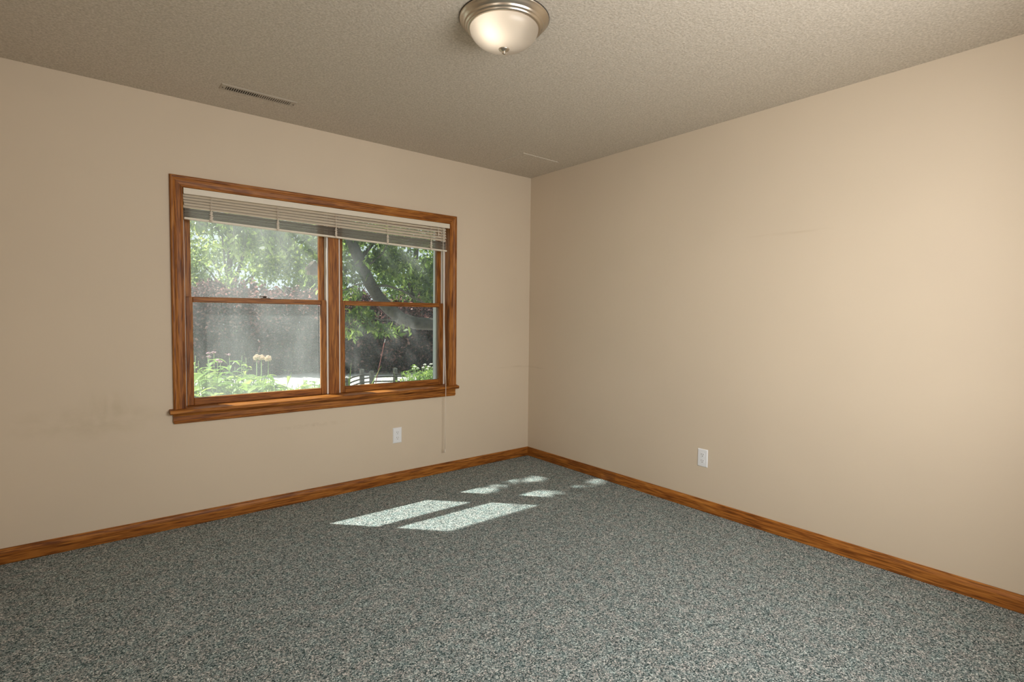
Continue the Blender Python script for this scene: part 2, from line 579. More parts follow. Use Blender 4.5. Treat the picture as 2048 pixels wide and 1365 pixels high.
# baseboards
BB = [(0, 0), (.011, 0), (.0125, .004), (.0125, .052), (.011, .060), (.008, .067), (.007, .074), (.004, .0765), (0, .0765)]
bn = empty('baseboard_north', (0, 0, 0), 'oak baseboard running under the window', 'baseboard', kind='structure')
MB().loft([(WX, -d, z) for d, z in BB], [(-d, -d, z) for d, z in BB]).build('board', OAK[0], bn)
be = empty('baseboard_east', (0, 0, 0), 'oak baseboard along the plain windowless wall, pieced from two boards', 'baseboard', kind='structure')
MB().loft([(-d, -d, z) for d, z in BB], [(-d, -1.008, z) for d, z in BB]).build('board', OAK[1], be)
MB().loft([(-d, -1.0095, z) for d, z in BB], [(-d, WY, z) for d, z in BB]).build('board', OAK_B, be)
bs = empty('baseboard_south', (WX, WY, 0), 'oak baseboard on the wall facing the window', 'baseboard', kind='structure')
MB().loft([(WX, WY+d, z) for d, z in BB], [(-.013, WY+d, z) for d, z in BB]).build('board', OAK[0], bs)
bw = empty('baseboard_west', (WX, -2.59, 0), 'oak baseboard beside the open doorway', 'baseboard', kind='structure')
MB().loft([(WX+d, -2.594, z) for d, z in BB], [(WX+d, -.013, z) for d, z in BB]).build('board', OAK[1], bw)

# ------------------------------------------------------------------ window
win = empty('window_1', (-1.727, .07, .69), 'twin double hung window with orange oak sashes', 'window', kind='structure')
MX0, MX1 = -1.764, -1.694
m = MB()
m.box(OX0-RO, OX0, 0, .15, OZ0-RO, OZ1+RO)
m.build('side_jamb', OAK[2], win)
m = MB()
m.box(OX1, OX1+RO, 0, .15, OZ0-RO, OZ1+RO)
m.build('side_jamb', OAK[2], win)
MB().box(OX0, OX1, 0, .15, OZ1, OZ1+RO).build('head_jamb', OAK[0], win)
MB().box(OX0, OX1, .085, .21, OZ0-RO, OZ0+.008).build('sill', EXTW, win)
MB().box(MX0, MX1, .045, .15, OZ0, OZ1).build('mullion', OAK[2], win, bevel=.003)
LW = .011
units = [(OX0, MX0), (MX1, OX1)]
for ux0, ux1 in units:
    for a, b in ((ux0, ux0+LW), (ux1-LW, ux1)):
        mm = MB()
        s = 1 if a == ux0 else -1
        edge = ux0 if s == 1 else ux1
        mm.box(*sorted((edge, edge+s*LW)), .060, .0665, OZ0+.002, OZ1)
        mm.box(*sorted((edge, edge+s*.004)), .0665, .145, OZ0+.002, OZ1)
        mm.box(*sorted((edge, edge+s*LW)), .099, .1045, OZ0+.002, OZ1)
        mm.build('jamb_liner', VINYL, win)
    # white outer frame
    mm = MB()
    mm.box(ux0-.001, ux0+.020, .150, .195, OZ0, OZ1).box(ux1-(.012 if ux0 < -2 else .026), ux1+.001, .150, .195, OZ0, OZ1)
    mm.box(ux0, ux1, .150, .205, OZ1-.03, OZ1+.02)
    mm.build('outer_frame', EXTW, win)
def sash(x0, x1, z0, z1, y0, y1, stile, bot, top):
    s = part_empty('sash', win)
    for a, b in ((x0, x0+stile), (x1-stile, x1)):
        MB().box(a, b, y0, y1, z0, z1).build('stile', OAK_SASH[2], s, bevel=.003)
    MB().box(x0+stile, x1-stile, y0, y1, z0, z0+bot).build('rail', OAK_SASH[0], s, bevel=.003)
    MB().box(x0+stile, x1-stile, y0, y1, z1-top, z1).build('rail', OAK_SASH[0], s, bevel=.003)
    yg = (y0+y1)/2+.004
    MB().box(x0+stile-.004, x1-stile+.004, yg-.002, yg+.002, z0+bot-.004, z1-top+.004).build('pane', GLASS[0 if x0 < -2 else 1], s)
for ux0, ux1 in units:
    sash(ux0+.013, ux1-.009, .6905, 1.333, .067, .098, .037, .043, .032)
    sash(ux0+.013, ux1-.009, 1.302, OZ1-.002, .105, .136, .036, .030, .045)
    MB().box(ux0+.026, ux1-.026, .172, .1725, OZ0+.01, OZ1-.031).build('screen', SCREEN[0 if ux0 < -2 else 1], win)
    cx = (ux0+ux1)/2+.03
    lk = MB()
    lk.box(cx-.027, cx+.027, .070, .094, 1.333, 1.338)
    lk.tube([(cx-.004, .082, 1.337), (cx-.004, .082, 1.348)], .011, 12)
    lk.box(cx-.034, cx+.006, .076, .086, 1.343, 1.349)
    lk.build('sash_lock', BRONZE, win)

# ------------------------------------------------------------------ venetian blind
BX0, BX1 = -2.608, -.862
bl = empty('venetian_blind', (-1.73, .012, 1.947), 'raised beige venetian blind across the top of the window', 'blind')
MB().box(BX0-.002, -.838, -.012, -.008, 1.912, 1.946).build('valance', RAILM, bl, bevel=.001)
MB().box(BX0, -.842, -.0079, .026, 1.918, 1.946).build('head_rail', RAILM, bl, bevel=.001)
def lerp(a, b, t):
    return a+(b-a)*t
NL = 5
def slat(zl, zr, tilt, name='slat', dx=0.0):
    """a 25 mm slat with a crowned section, inclined by its ends' heights"""
    n = 5
    sec = []
    for i in range(n):
        u = (i/(n-1)-.5)*.025
        c = .0016*(1-(2*i/(n-1)-1)**2)
        sec.append((u*math.cos(tilt)-c*math.sin(tilt), u*math.sin(tilt)+c*math.cos(tilt)))
    ring = [(y, z) for y, z in sec]+[(y+.0006*math.sin(tilt), z-.0006*math.cos(tilt)) for y, z in reversed(sec)]
    o = MB().loft([(BX0+dx, .008+y, zl+z) for y, z in ring], [(BX1+dx, .008+y, zr+z) for y, z in ring]).build(name, SLAT, bl)
    o.data.materials.append(SLAT_SHADE)
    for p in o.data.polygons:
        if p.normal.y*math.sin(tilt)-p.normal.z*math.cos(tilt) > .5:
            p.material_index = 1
rnd = random.Random(4)
for i in range(NL):
    t = (i+.5)/NL
    zl, zr = lerp(1.916, 1.838, t), lerp(1.914, 1.810, t)
    slat(zl, zr, R(50+rnd.uniform(-3, 3)), dx=rnd.uniform(-.003, .002))
NS = 11
for i in range(NS):
    t = i/(NS-1)
    slat(lerp(1.834, 1.788, t), lerp(1.804, 1.749, t), R(rnd.uniform(-3, 2)), dx=rnd.uniform(-.002, .003))
MB().loft([(BX0, y, z+1.771) for y, z in ((-.005, 0), (.021, 0), (.021, .012), (-.005, .012))],
          [(BX1+.004, y, z+1.732) for y, z in ((-.005, 0), (.021, 0), (.021, .012), (-.005, .012))]).build('bottom_rail', RAILM, bl, bevel=.002)
for k, x in enumerate((-2.473, -2.105, -1.735, -1.361, -1.004)):
    t = (x-BX0)/(BX1-BX0)
    zt, zb, zr = 1.914, lerp(1.838, 1.810, t), lerp(1.776, 1.738, t)
    m = MB().tube([(x, -.0075, zt), (x, -.0085, zb)], .0011, 6)
    m.tube([(x+.006, -.0075, zt), (x+.006, -.0085, zb)], .0006, 5)
    # slack of the ladder bunched in front of the gathered slats
    pts = []
    for i in range(26):
        u = i/25
        pts.append((x+.009*math.sin(i*1.7+k)*min(1, u*3), -.011-.004*abs(math.sin(i*2.3)), lerp(zb, zr, u)))
    m.tube(pts, .0030, 6)
    pts = [(p[0]+.003*math.sin(i*2.9), p[1]+.001, p[2]) for i, p in enumerate(pts)]
    m.tube(pts, .0024, 6)
    m.sphere((x+.002, -.008, zr-.002), .006, 8, .7)
    m.build('ladder_cord', CORD, bl, smooth=True)
lc = MB().tube([(-.900, -.013, 1.914), (-.900, -.016, 1.76), (-.895, -.030, 1.2), (-.891, -.050, .70), (-.893, -.050, .42), (-.895, -.046, .20)], .0023, 6)
lco = lc.build('lift_cord', CORD, bl, smooth=True)
MB().lathe([(.001, .012), (.004, .008), (.0065, -.010), (.006, -.016), (.001, -.017)], (-.895, -.046, .188), 10).build('tassel', CORD, lco, smooth=True)
m = MB().tube([(-.944, -.013, 1.914), (-.944, -.015, 1.885), (-.942, -.016, 1.872)], .0016, 6)
m.lathe([(.001, .010), (.004, .006), (.005, -.012), (.001, -.016)], (-.942, -.016, 1.862), 10)
m.build('tilt_cord', CORD, bl, smooth=True)

# ------------------------------------------------------------------ outlets
def outlet(loc, nrm, label):
    """duplex outlet; local u along the wall, d out of it"""
    nrm = Vector(nrm)
    u = Vector((0, 0, 1)).cross(nrm)
    root = empty('wall_outlet', loc, label, 'outlet', 'wall outlets')
    L = Vector(loc)
    def P(a, d, z):
        return L+u*a+nrm*d+Vector((0, 0, z))
    def bx(mb, a0, a1, d0, d1, z0, z1):
        return mb.add([P(a, d, z) for a in (a0, a1) for d in (d0, d1) for z in (z0, z1)],
                      [(0, 1, 3, 2), (4, 6, 7, 5), (0, 4, 5, 1), (2, 3, 7, 6), (0, 2, 6, 4), (1, 5, 7, 3)])
    a, b = .036, .058
    m = MB().loft([P(x, 0, z) for x, z in ((-a, -b), (a, -b), (a, b), (-a, b))], [P(x, .0055, z) for x, z in ((-a+.005, -b+.005), (a-.005, -b+.005), (a-.005, b-.005), (-a+.005, b-.005))])
    m.build('cover_plate', PLATE, root, bevel=.001)
    for s in (-1, 1):
        zc = s*.0195
        ring = []
        for i in range(20):
            t = 2*math.pi*i/20
            ring.append((.0168*max(-.92, min(.92, math.cos(t)*1.05)), max(-.0135, min(.0135, .0165*math.sin(t)))))
        m = MB().loft([P(x, .005, zc+z) for x, z in ring], [P(x, .0072, zc+z) for x, z in ring])
        r_ = m.build('socket', PLATE, root)
        for sx, hh in ((-.0064, .0042), (.0064, .0034)):
            bx(MB(), sx-.0011, sx+.0011, .0066, .0076, zc+.003-hh+.0015, zc+.003+hh+.0015).build('slot', SLOT, r_)
        rg = [(.0026*math.cos(t), .0026*math.sin(t)-.0075) for t in [2*math.pi*i/10 for i in range(10)]]
        MB().loft([P(x, .0066, zc+z) for x, z in rg], [P(x, .0076, zc+z) for x, z in rg]).build('slot', SLOT, r_)
    rg = [(.0032*math.cos(t), .0032*math.sin(t)) for t in [2*math.pi*i/12 for i in range(12)]]
    MB().loft([P(x, .005, z) for x, z in rg], [P(x, .0066, z) for x, z in rg]).build('screw', PLATE, root)
outlet((-1.279, 0, .350), (0, -1, 0), 'white duplex outlet on the wall below the window')
outlet((0, -1.711, .343), (-1, 0, 0), 'white duplex outlet low on the plain windowless wall')

# ------------------------------------------------------------------ ceiling register
vt = empty('ceiling_vent', (-2.286, -.340, H), 'narrow beige ceiling register near the window wall', 'vent')
VX0, VX1, VY0, VY1 = -2.480, -2.092, -.382, -.298
SX0, SX1, SY0, SY1 = -2.452, -2.124, -.360, -.314
def frame_ring(x0, x1, y0, y1, ix0, ix1, iy0, iy1, z0, z1):
    m = MB()
    vv = [(x0, y0, z1), (x1, y0, z1), (x1, y1, z1), (x0, y1, z1), (x0+.006, y0+.006, z0), (x1-.006, y0+.006, z0), (x1-.006, y1-.006, z0), (x0+.006, y1-.006, z0),
          (ix0, iy0, z0), (ix1, iy0, z0), (ix1, iy1, z0), (ix0, iy1, z0), (ix0, iy0, z1), (ix1, iy0, z1), (ix1, iy1, z1), (ix0, iy1, z1)]
    ff = []
    for i in range(4):
        j = (i+1) % 4
        ff += [(i, j, 4+j, 4+i), (4+i, 4+j, 8+j, 8+i), (8+i, 8+j, 12+j, 12+i)]
    return m.add(vv, ff)
frame_ring(VX0, VX1, VY0, VY1, SX0, SX1, SY0, SY1, H-.0045, H).build('frame', VENTM, vt)
MB().box(SX0, SX1, SY0, SY1, H-.0034, H-.0004).build('slot_shade', DARKM, vt)  # dark plate behind the louvers, its colour standing for the recess shade
nl = 30
for i in range(nl):
    x = lerp(SX0+.006, SX1-.006, i/(nl-1))
    lean = .0008 if i < nl//2 else -.0022
    MB().loft([(x-.0021, SY0, H-.0048), (x+.0021, SY0, H-.0048), (x+.0021+lean, SY0, H-.003), (x-.0021+lean, SY0, H-.003)],
              [(x-.0021, SY1, H-.0048), (x+.0021, SY1, H-.0048), (x+.0021+lean, SY1, H-.003), (x-.0021+lean, SY1, H-.003)]).build('louver', VENTM, vt)
for x in (-2.467, -2.106):
    MB().lathe([(0.0001, -.0075), (.003, -.0072), (.004, -.0058)], (x, -.338, H), 12).build('screw', BRONZE, vt)

# ------------------------------------------------------------------ ceiling lamp
LC = (-1.7215, -1.799, H)
lamp = empty('ceiling_lamp', LC, 'round flush ceiling lamp with brushed nickel ring and frosted glass bowl', 'lamp')
pan = [(.1795, 0), (.1815, -.002), (.1815, -.006), (.178, -.008), (.172, -.014), (.163, -.023), (.160, -.0245), (.1605, -.0285), (.157, -.032), (.151, -.0335), (.151, -.0375),
       (.147, -.040), (.142, -.041), (.138, -.041), (.137, -.036), (.137, -.010), (.02, -.004), (.001, -.004)]
MB().lathe(pan, LC, 96).build('pan', NICKEL, lamp, smooth=True)
MB().lathe([(.1820, -.0005), (.1835, -.0025), (.1820, -.0045)], LC, 96).build('gasket', DARKM, lamp, smooth=True)
dome = []
for i in range(25):
    t = i/24*math.pi/2
    dome.append((max(.004, .1395*math.cos(t)**.92), -.038-.079*math.sin(t)**1.08))
dome_o = MB().lathe(dome, LC, 96).build('glass_bowl', ALAB, lamp, smooth=True)
fin = [(.003, -.110), (.011, -.1145), (.0125, -.117), (.0115, -.120), (.007, -.124), (.004, -.1265), (.0035, -.129), (.0047, -.132), (.0042, -.1355), (.0015, -.138), (.0005, -.1385)]
MB().lathe([(a*1.75, b) for a, b in fin], LC, 32).build('finial', NICKEL, lamp, smooth=True)
MB().tube([(LC[0], LC[1], H-.006), (LC[0], LC[1], H-.112)], .004, 8).build('rod', NICKEL, lamp)
r2 = Vector((rgt.x, rgt.y, 0)).normalized()
for s, e in ((-1, 20.0), (1, 1.2)):
    near = Vector((-fwd.x, -fwd.y, 0)).normalized()
    base = Vector(LC)+r2*(s*.012)+near*.018+Vector((0, 0, -.028))
    tip = Vector(LC)+r2*(s*.046)+near*.066+Vector((0, 0, -.056))
    d = tip-base
    MB().tube([base, base+d*.35], .016, 12).build('socket', VENTM, lamp)
    rr = [.012, .014, .021, .025, .026, .023, .015, .003]
    MB().tube([base+d*(.35+.65*i/7) for i in range(8)], rr, 14).build('bulb', bulb_mat('bulb_glow', e), lamp, smooth=True)

# ------------------------------------------------------------------ outdoors
G = -0.30
def ground(name, pts, z, mat, label, cat):
    n = len(pts)
    m = MB().loft([(x, y, z-.05) for x, y in pts], [(x, y, z) for x, y in pts])
    return tag(m.build(name, mat), label, cat, kind='structure')
ground('lawn', [(-40, .2), (40, .2), (40, 60), (-40, 60)], G-.03, TURF, 'green ground stretching beyond the hedge', 'lawn')
ground('flower_bed', [(-12, .2), (12, .2), (12, 4.2), (-12, 3.6)], G, SOIL, 'soil of the garden bed outside the window', 'garden bed')
ground('driveway', [(-12, 3.5), (12, 4.1), (14, 5.4), (-14, 17.5)], G+.012, CONC, 'pale sunlit driveway between garden bed and hedge', 'driveway')

def rng(seed):
    return np.random.default_rng(seed)

def sun_window(P):
    """where a point's shadow falls on the window plane"""
    return P[:, 0]+(P[:, 1]-.1)*SX/SY, P[:, 2]-(P[:, 1]-.1)/SY

def cull_sun(P, x0=-2.95, x1=-1.56):
    """leaves never stand between the sun and the left half of the window"""
    xw, zw = sun_window(P)
    return P[~((xw > x0) & (xw < x1) & (zw > .45) & (zw < 2.2))]

def leaves(name, P, size, mat, parent, seed, width=.45, droop=.3, kind=True, jitter=.35):
    g = rng(seed)
    n = len(P)
    o0 = np.array(parent['o'])
    d = g.normal(size=(n, 3))
    d[:, 2] -= droop*1.5
    d /= np.linalg.norm(d, axis=1)[:, None]
    u = g.normal(size=(n, 3))
    s = np.cross(d, u)
    s /= np.linalg.norm(s, axis=1)[:, None]+1e-9
    nn = np.cross(s, d)
    L = size*(1+jitter*g.uniform(-1, 1, n))[:, None]
    W = L*width
    B = P-o0
    V = np.stack([B-d*L*.5, B+s*W*.5-d*L*.05+nn*L*.06, B+d*L*.5-nn*L*.08, B-s*W*.5-d*L*.05+nn*L*.06], 1).reshape(-1, 3)
    me = bpy.data.meshes.new(name)
    me.vertices.add(4*n)
    me.vertices.foreach_set('co', V.astype(np.float32).ravel())
    me.loops.add(4*n)
    me.loops.foreach_set('vertex_index', np.arange(4*n, dtype=np.int32))
    me.polygons.add(n)
    me.polygons.foreach_set('loop_start', np.arange(0, 4*n, 4, dtype=np.int32))
    me.update(calc_edges=True)
    me.materials.append(mat)
    o = bpy.data.objects.new(name, me)
    C.objects.link(o)
    o.parent = parent
    o['o'] = parent['o']
    if kind:
        o['kind'] = 'stuff'
    return o

def blob(g, c, r, n, shell=.55):
    v = g.normal(size=(n, 3))
    v /= np.linalg.norm(v, axis=1)[:, None]
    rad = (shell+(1-shell)*g.uniform(0, 1, n))[:, None]
    rad *= g.uniform(0, 1, n)[:, None]**.25
    return np.array(c)+v*rad*np.array(r)

# ---- big leaning tree outside the right hand sash
TY = 5.0
tp = [(1090, 900), (1040, 740), (985, 672), (930, 655), (870, 649), (832, 647), (803, 638), (778, 618), (757, 595), (740, 568), (727, 540), (716, 515), (706, 490), (697, 465), (684, 430), (665, 385), (640, 330)]
tpts = [at(px, py, TY+.04*i) for i, (px, py) in enumerate(tp)]
tpts[0] = Vector((tpts[1].x+.25, TY, G-.1))
tree = empty('leaning_tree', (tpts[0].x, TY, G), 'big leaning tree with a curved grey trunk beside the wattle fence', 'tree')
rad = [.20, .16, .135, .125, .118, .115, .113, .111, .108, .105, .102, .099, .096, .092, .086, .075, .06]
MB().tube(tpts, rad, 14).build('trunk', BARK, tree, smooth=True)
def branch(pts, r0, r1):
    n = len(pts)
    MB().tube(pts, [lerp(r0, r1, i/(n-1)) for i in range(n)], 8).build('branch', BARK if r0 > .03 else TWIG, tree, smooth=True)
branch([at(745, 572, TY+.3), at(775, 572, TY+.1), at(805, 582, TY), at(835, 600, TY-.1), at(862, 612, TY-.3)], .024, .010)
branch([at(727, 535, TY+.4), at(745, 525, TY+.3), at(765, 508, TY+.2), at(780, 480, TY), at(800, 440, TY)], .018, .010)
branch([at(735, 566, TY+.3), at(712, 570, TY+.1), at(690, 580, TY-.1), at(660, 585, TY-.3)], .016, .007)
branch([at(720, 520, TY+.4), at(760, 470, TY+.5), at(820, 420, TY+.6), at(900, 380, TY+.6)], .035, .015)
branch([at(697, 465, TY+.5), at(660, 445, TY-.3), at(624, 436, 3.9), at(560, 430, 3.9), at(470, 440, 3.8)], .030, .012)
branch([at(800, 640, TY+.2), at(760, 640, TY), at(725, 630, TY-.2), at(700, 640, TY-.3)], .014, .006)
low_pts = [at(684, 430, TY+.5), Vector((-.4, 5.0, 3.6)), Vector((-1.9, 3.9, 4.4)), Vector((-3.2, 2.7, 4.8)), Vector((-3.9, 2.2, 5.0))]
branch(low_pts, .05, .012)
g = rng(11)
clusters = []
def cl(px, py, Y, rx, rz, n, ry=.5):
    c = at(px, py, Y)
    clusters.append(blob(g, c, (rx, ry, rz), n))
cl(780, 520, 5.4, .55, .35, 620)
cl(845, 545, 5.4, .40, .40, 520)
cl(705, 545, 5.6, .28, .45, 300)
cl(840, 470, 5.2, .6, .30, 420)
cl(740, 470, 5.2, .5, .25, 300)
cl(860, 590, 5.0, .35, .25, 260)
cl(700, 590, 5.3, .22, .2, 130)
cl(790, 590, 5.9, .3, .18, 90)
cl(720, 635, 4.7, .28, .26, 200)
cl(760, 660, 4.6, .20, .16, 110)
cl(795, 662, 4.6, .16, .14, 60)
cl(700, 665, 4.8, .10, .16, 60)
cl(600, 455, 4.6, .6, .28, 420)
cl(520, 462, 4.2, .5, .22, 360)
cl(440, 452, 3.9, .45, .18, 260)
cl(560, 495, 4.6, .35, .22, 200)
cl(480, 490, 4.0, .30, .14, 90)
cl(625, 500, 5.2, .3, .28, 200)
cl(620, 545, 5.2, .16, .14, 80)
cl(900, 380, 5.4, 1.2, .9, 900, 1.0)
cl(660, 340, 5.4, 1.4, .8, 900, 1.0)
for i in range(4, 14):                       # leaves added in the sun's path to shade the trunk
    c = tpts[i]+Vector((-SX, SY, 1))*g.uniform(1.1, 2.0)
    clusters.append(blob(g, c, (.42, .4, .32), 170))
P = np.concatenate(clusters)
leaves('foliage', cull_sun(P), .115, L_MAIN, tree, 21, .42, .5)
# the bough over the window, which keeps the sun off the right hand sash
c2 = []
for i in range(3000):
    t = g.uniform(0, 1)
    y = lerp(1.7, 3.6, t)
    xw = g.uniform(-1.62, -.70)
    zw = g.uniform(.55, 2.05)
    c2.append((xw-(y-.1)*SX/SY, y, zw+(y-.1)/SY))
P2 = np.array(c2)
xw, zw = sun_window(P2)
keep = ~(((xw < -1.40) & (zw > .70) & (zw < 1.16)) | ((xw < -1.38) & (zw > 1.30) & (zw < 1.62)))
for hx, hz, hr in ((-1.33, 1.0, .085), (-1.16, 1.05, .095), (-1.06, 1.12, .08), (-1.12, .93, .075), (-.98, 1.55, .085), (-1.07, 1.62, .075), (-1.22, 1.58, .08), (-1.0, 1.0, .07)):
    keep &= (xw-hx)**2+(zw-hz)**2 > hr*hr
P2 = P2[keep]
leaves('foliage', P2, .105, L_MAIN, tree, 22, .5, .2)
# nearest sprigs: leaves one can tell apart
lm = bpy.data.meshes.new('leaf')
lv, lf = [], []
for i in range(6):
    u = i/5
    hw = .5*math.sin(math.pi*min(1, u*.93+.05))**.8*.38
    lv += [(u, -hw, .05*u*u*-3+hw*.25), (u, 0, -.15*u*u), (u, hw, .05*u*u*-3+hw*.25)]
for i in range(5):
    for j in range(2):
        a = i*3+j
        lf.append((a, a+1, a+4, a+3))
lm.from_pydata(lv, [], lf)
lm.materials.append(L_FAR)
lm2 = lm.copy()
lm2.materials.clear()
lm2.materials.append(L_BED)
def sprig(px, py, Y, n, length, spread, seed, mesh):
    r_ = random.Random(seed)
    base = at(px, py, Y)
    d = Vector((r_.uniform(-.4, .4), r_.uniform(-.3, .3), -1)).normalized()
    MB().tube([base-d*.15, base+d*length*.5, base+d*length], [.006, .004, .002], 6).build('branch', TWIG, tree, smooth=True)
    for i in range(n):
        o = bpy.data.objects.new('leaf', mesh)
        C.objects.link(o)
        o.parent = tree
        o['o'] = tree['o']
        p = base+d*length*(i+.5)/n
        o.location = p-Vector(tree['o'])
        az = r_.uniform(0, 6.28)
        o.rotation_euler = (r_.uniform(-.5, .5), r_.uniform(.3, 1.0), az)
        k = r_.uniform(.07, .12)
        o.scale = (k, k, k)
for k, (px, py, Y, n, ln_) in enumerate([(468, 474, 3.6, 11, .22), (492, 484, 3.7, 9, .18), (525, 470, 3.9, 9, .2), (612, 545, 4.6, 10, .22), (630, 565, 4.7, 8, .18), (590, 480, 4.2, 9, .22),
                                        (560, 485, 4.1, 8, .2)]):
    sprig(px, py, Y, n, ln_, 1, 50+k, lm)
for k, (px, py, Y, n, ln_) in enumerate([(755, 640, 4.5, 10, .22), (775, 650, 4.5, 9, .18), (792, 655, 4.5, 9, .16), (722, 640, 4.5, 9, .22), (705, 655, 4.6, 8, .22), (850, 525, 4.8, 9, .22), (815, 520, 4.8, 9, .2), (735, 510, 4.8, 8, .2)]):
    sprig(px, py, Y, n, ln_, 1, 80+k, lm2)

# ---- purple hedge along the far side of the driveway
def hedge_y(x):
    return 11.6-.48*x
hs = [(-7.6, 2.5, 1.3), (-6.0, 2.7, 1.25), (-4.4, 2.55, 1.2), (-2.9, 2.65, 1.15), (-1.5, 2.5, 1.15), (-.1, 2.75, 1.2), (1.3, 2.6, 1.15), (2.7, 2.45, 1.1), (4.0, 2.35, 1.15), (5.4, 2.2, 1.2), (6.9, 2.1, 1.2)]
hl = 'purple leaved shrub in the clipped hedge across the driveway'
for k, (x, h_, r_) in enumerate(hs):
    h_ *= .84
    y = hedge_y(x)
    sh = empty('purple_shrub', (x, y, G), hl, 'shrub', 'purple shrubs in the hedge')
    gg = rng(300+k)
    m = MB()
    for i in range(7):
        a = gg.uniform(0, 6.28)
        e = Vector((x+math.cos(a)*.7*r_, y+math.sin(a)*.6, G+h_*gg.uniform(.6, .9)))
        b = Vector((x+math.cos(a)*.12, y+math.sin(a)*.12, G-.02))
        m.tube([b, b.lerp(e, .5)+Vector((0, 0, .12)), e], [.03, .02, .008], 6)
    m.build('stems', TWIG, sh, smooth=True)
    pts = [(lambda q: np.array((x, y-.1, G))+q*np.array((r_*.95, .75, h_*.93)))(np.column_stack([gg.uniform(-1, 1, 15000), gg.uniform(-1, 1, 15000), gg.uniform(0, 1, 15000)]))]
    for i in range(16):
        c = (x+gg.uniform(-.8, .8)*r_, y+gg.uniform(-.6, .5), G+h_*gg.uniform(.25, .98))
        pts.append(blob(gg, c, (.32, .3, .26), 190, .3))
    for i in range(10):
        c = np.array((x+gg.uniform(-1, 1)*r_, y+gg.uniform(-.4, .4), G+h_*.92))
        t = gg.uniform(0, 1, 34)[:, None]
        pts.append(c+t*np.array((gg.uniform(-.12, .12), 0, gg.uniform(.12, .30)))+gg.normal(size=(34, 3))*.04)
    PP = np.concatenate(pts)
    PP = PP[PP[:, 2] > G+.03]
    leaves('foliage', PP, .095, L_PUR, sh, 400+k, .6, .1)

# ---- trees behind the hedge
def far_tree(x, y, h_, r_, mat, seed, label, n=5200, leaf=.16):
    t = empty('background_tree', (x, y, G), label, 'tree', 'trees behind the hedge')
    gg = rng(seed)
    m = MB().tube([(x, y, G-.05), (x+.1, y, G+h_*.4), (x+.15, y, G+h_*.8)], [.16, .11, .04], 9)
    m.build('trunk', BARK, t, smooth=True)
    pts = []
    for i in range(15):
        a = gg.uniform(0, 6.28)
        q = gg.uniform(.2, .95)
        c = np.array((x+math.cos(a)*r_*q, y+math.sin(a)*r_*q*.7, G+h_*gg.uniform(.25, .95)))
        s = Vector((x+.08, y, G+h_*.3))
        e = Vector(c)
        MB().tube([s, s.lerp(e, .5)+Vector((0, 0, .2)), e], [.05, .03, .01], 6).build('branch', TWIG, t, smooth=True)
        pts.append(blob(gg, c, (r_*.42, r_*.4, h_*.15), n//15, .3))
    leaves('foliage', cull_sun(np.concatenate(pts)), leaf, mat, t, seed+1, .5, .3)
far_tree(-1.9, 16.5, 5.6, 2.3, L_YEL, 500, 'pale yellow green tree rising behind the purple hedge', 6500)
far_tree(1.0, 17.5, 6.5, 2.4, L_FAR, 510, 'loose green tree with dark twigs behind the purple hedge', 7500)
far_tree(4.0, 16.5, 7.0, 2.6, L_FAR, 520, 'tall green tree behind the hedge, next to the loose green one', 10000)
far_tree(7.3, 15.5, 7.0, 2.6, L_FAR, 530, 'tall green tree seen behind the leaning trunk', 10000)
far_tree(10.6, 14.5, 6.6, 2.6, L_FAR, 540, 'green tree behind the hedge past the leaning trunk', 8000)
far_tree(-5.0, 15.5, 4.8, 2.3, L_YEL, 550, 'low pale tree at the thin end of the hedge', 6000)

# ---- birdhouse hanging from a bough
bp = at(626, 539, 3.9)
hang = at(624, 436, 3.9)
bh = empty('birdhouse', (bp.x, bp.y, bp.z), 'small brown peaked birdhouse hanging among the leaves', 'birdhouse')
bh.scale = (.74, .74, .78)
MB().tube([(bp.x, bp.y, bp.z+.13), (hang.x, hang.y, bp.z+(hang.z-bp.z)/.78)], .0025, 6).build('wire', TWIG, bh)
hw = .085
ring = [(-hw, -.10), (hw, -.10), (hw, .02), (0, .12), (-hw, .02)]
MB().loft([(bp.x+a, bp.y-.09, bp.z+b) for a, b in ring], [(bp.x+a, bp.y+.09, bp.z+b) for a, b in ring]).build('box', BIRD, bh)
for s in (-1, 1):
    rr = [(0, .125), (s*.11, .0), (s*.11, .018), (0, .145)]
    MB().loft([(bp.x+a, bp.y-.12, bp.z+b) for a, b in rr], [(bp.x+a, bp.y+.12, bp.z+b) for a, b in rr]).build('roof', BIRD, bh)
MB().tube([(bp.x, bp.y-.088, bp.z), (bp.x, bp.y-.093, bp.z)], .022, 14).build('entrance_hole', SLOT, bh)

# ---- wattle fence
FY = 3.3
fo = at(742, 742, FY)
fence = empty('wattle_fence', (fo.x, FY, G), 'low rustic fence of grey posts with curved rods', 'fence')
posts = [(692, 757, .0), (722.5, 739, .0), (742, 742.5, -.12), (789, 737, .0)]
for px, py, dy in posts:
    t = at(px+1, py, FY+dy)
    rr = .033
    m = MB()
    n = 7
    ring0 = [(t.x+rr*1.05*math.cos(2*math.pi*i/n+.4)+.012, t.y+rr*math.sin(2*math.pi*i/n+.4), G-.05) for i in range(n)]
    ring1 = [(t.x+rr*math.cos(2*math.pi*i/n+.4), t.y+rr*math.sin(2*math.pi*i/n+.4), t.z+.006*math.sin(i*2.1)) for i in range(n)]
    m.loft(ring0, ring1).build('post', POSTM, fence)
rods = [[(686, 766), (705, 755), (722, 751), (745, 748.5), (789, 748), (815, 752)], [(686, 774), (705, 764), (722, 758.5), (745, 755), (789, 753), (815, 753.5)],
        [(686, 781), (705, 772), (722, 766), (745, 763.5), (789, 763), (815, 764)], [(686, 790), (705, 783), (722, 777), (745, 774), (789, 773), (815, 773)]]
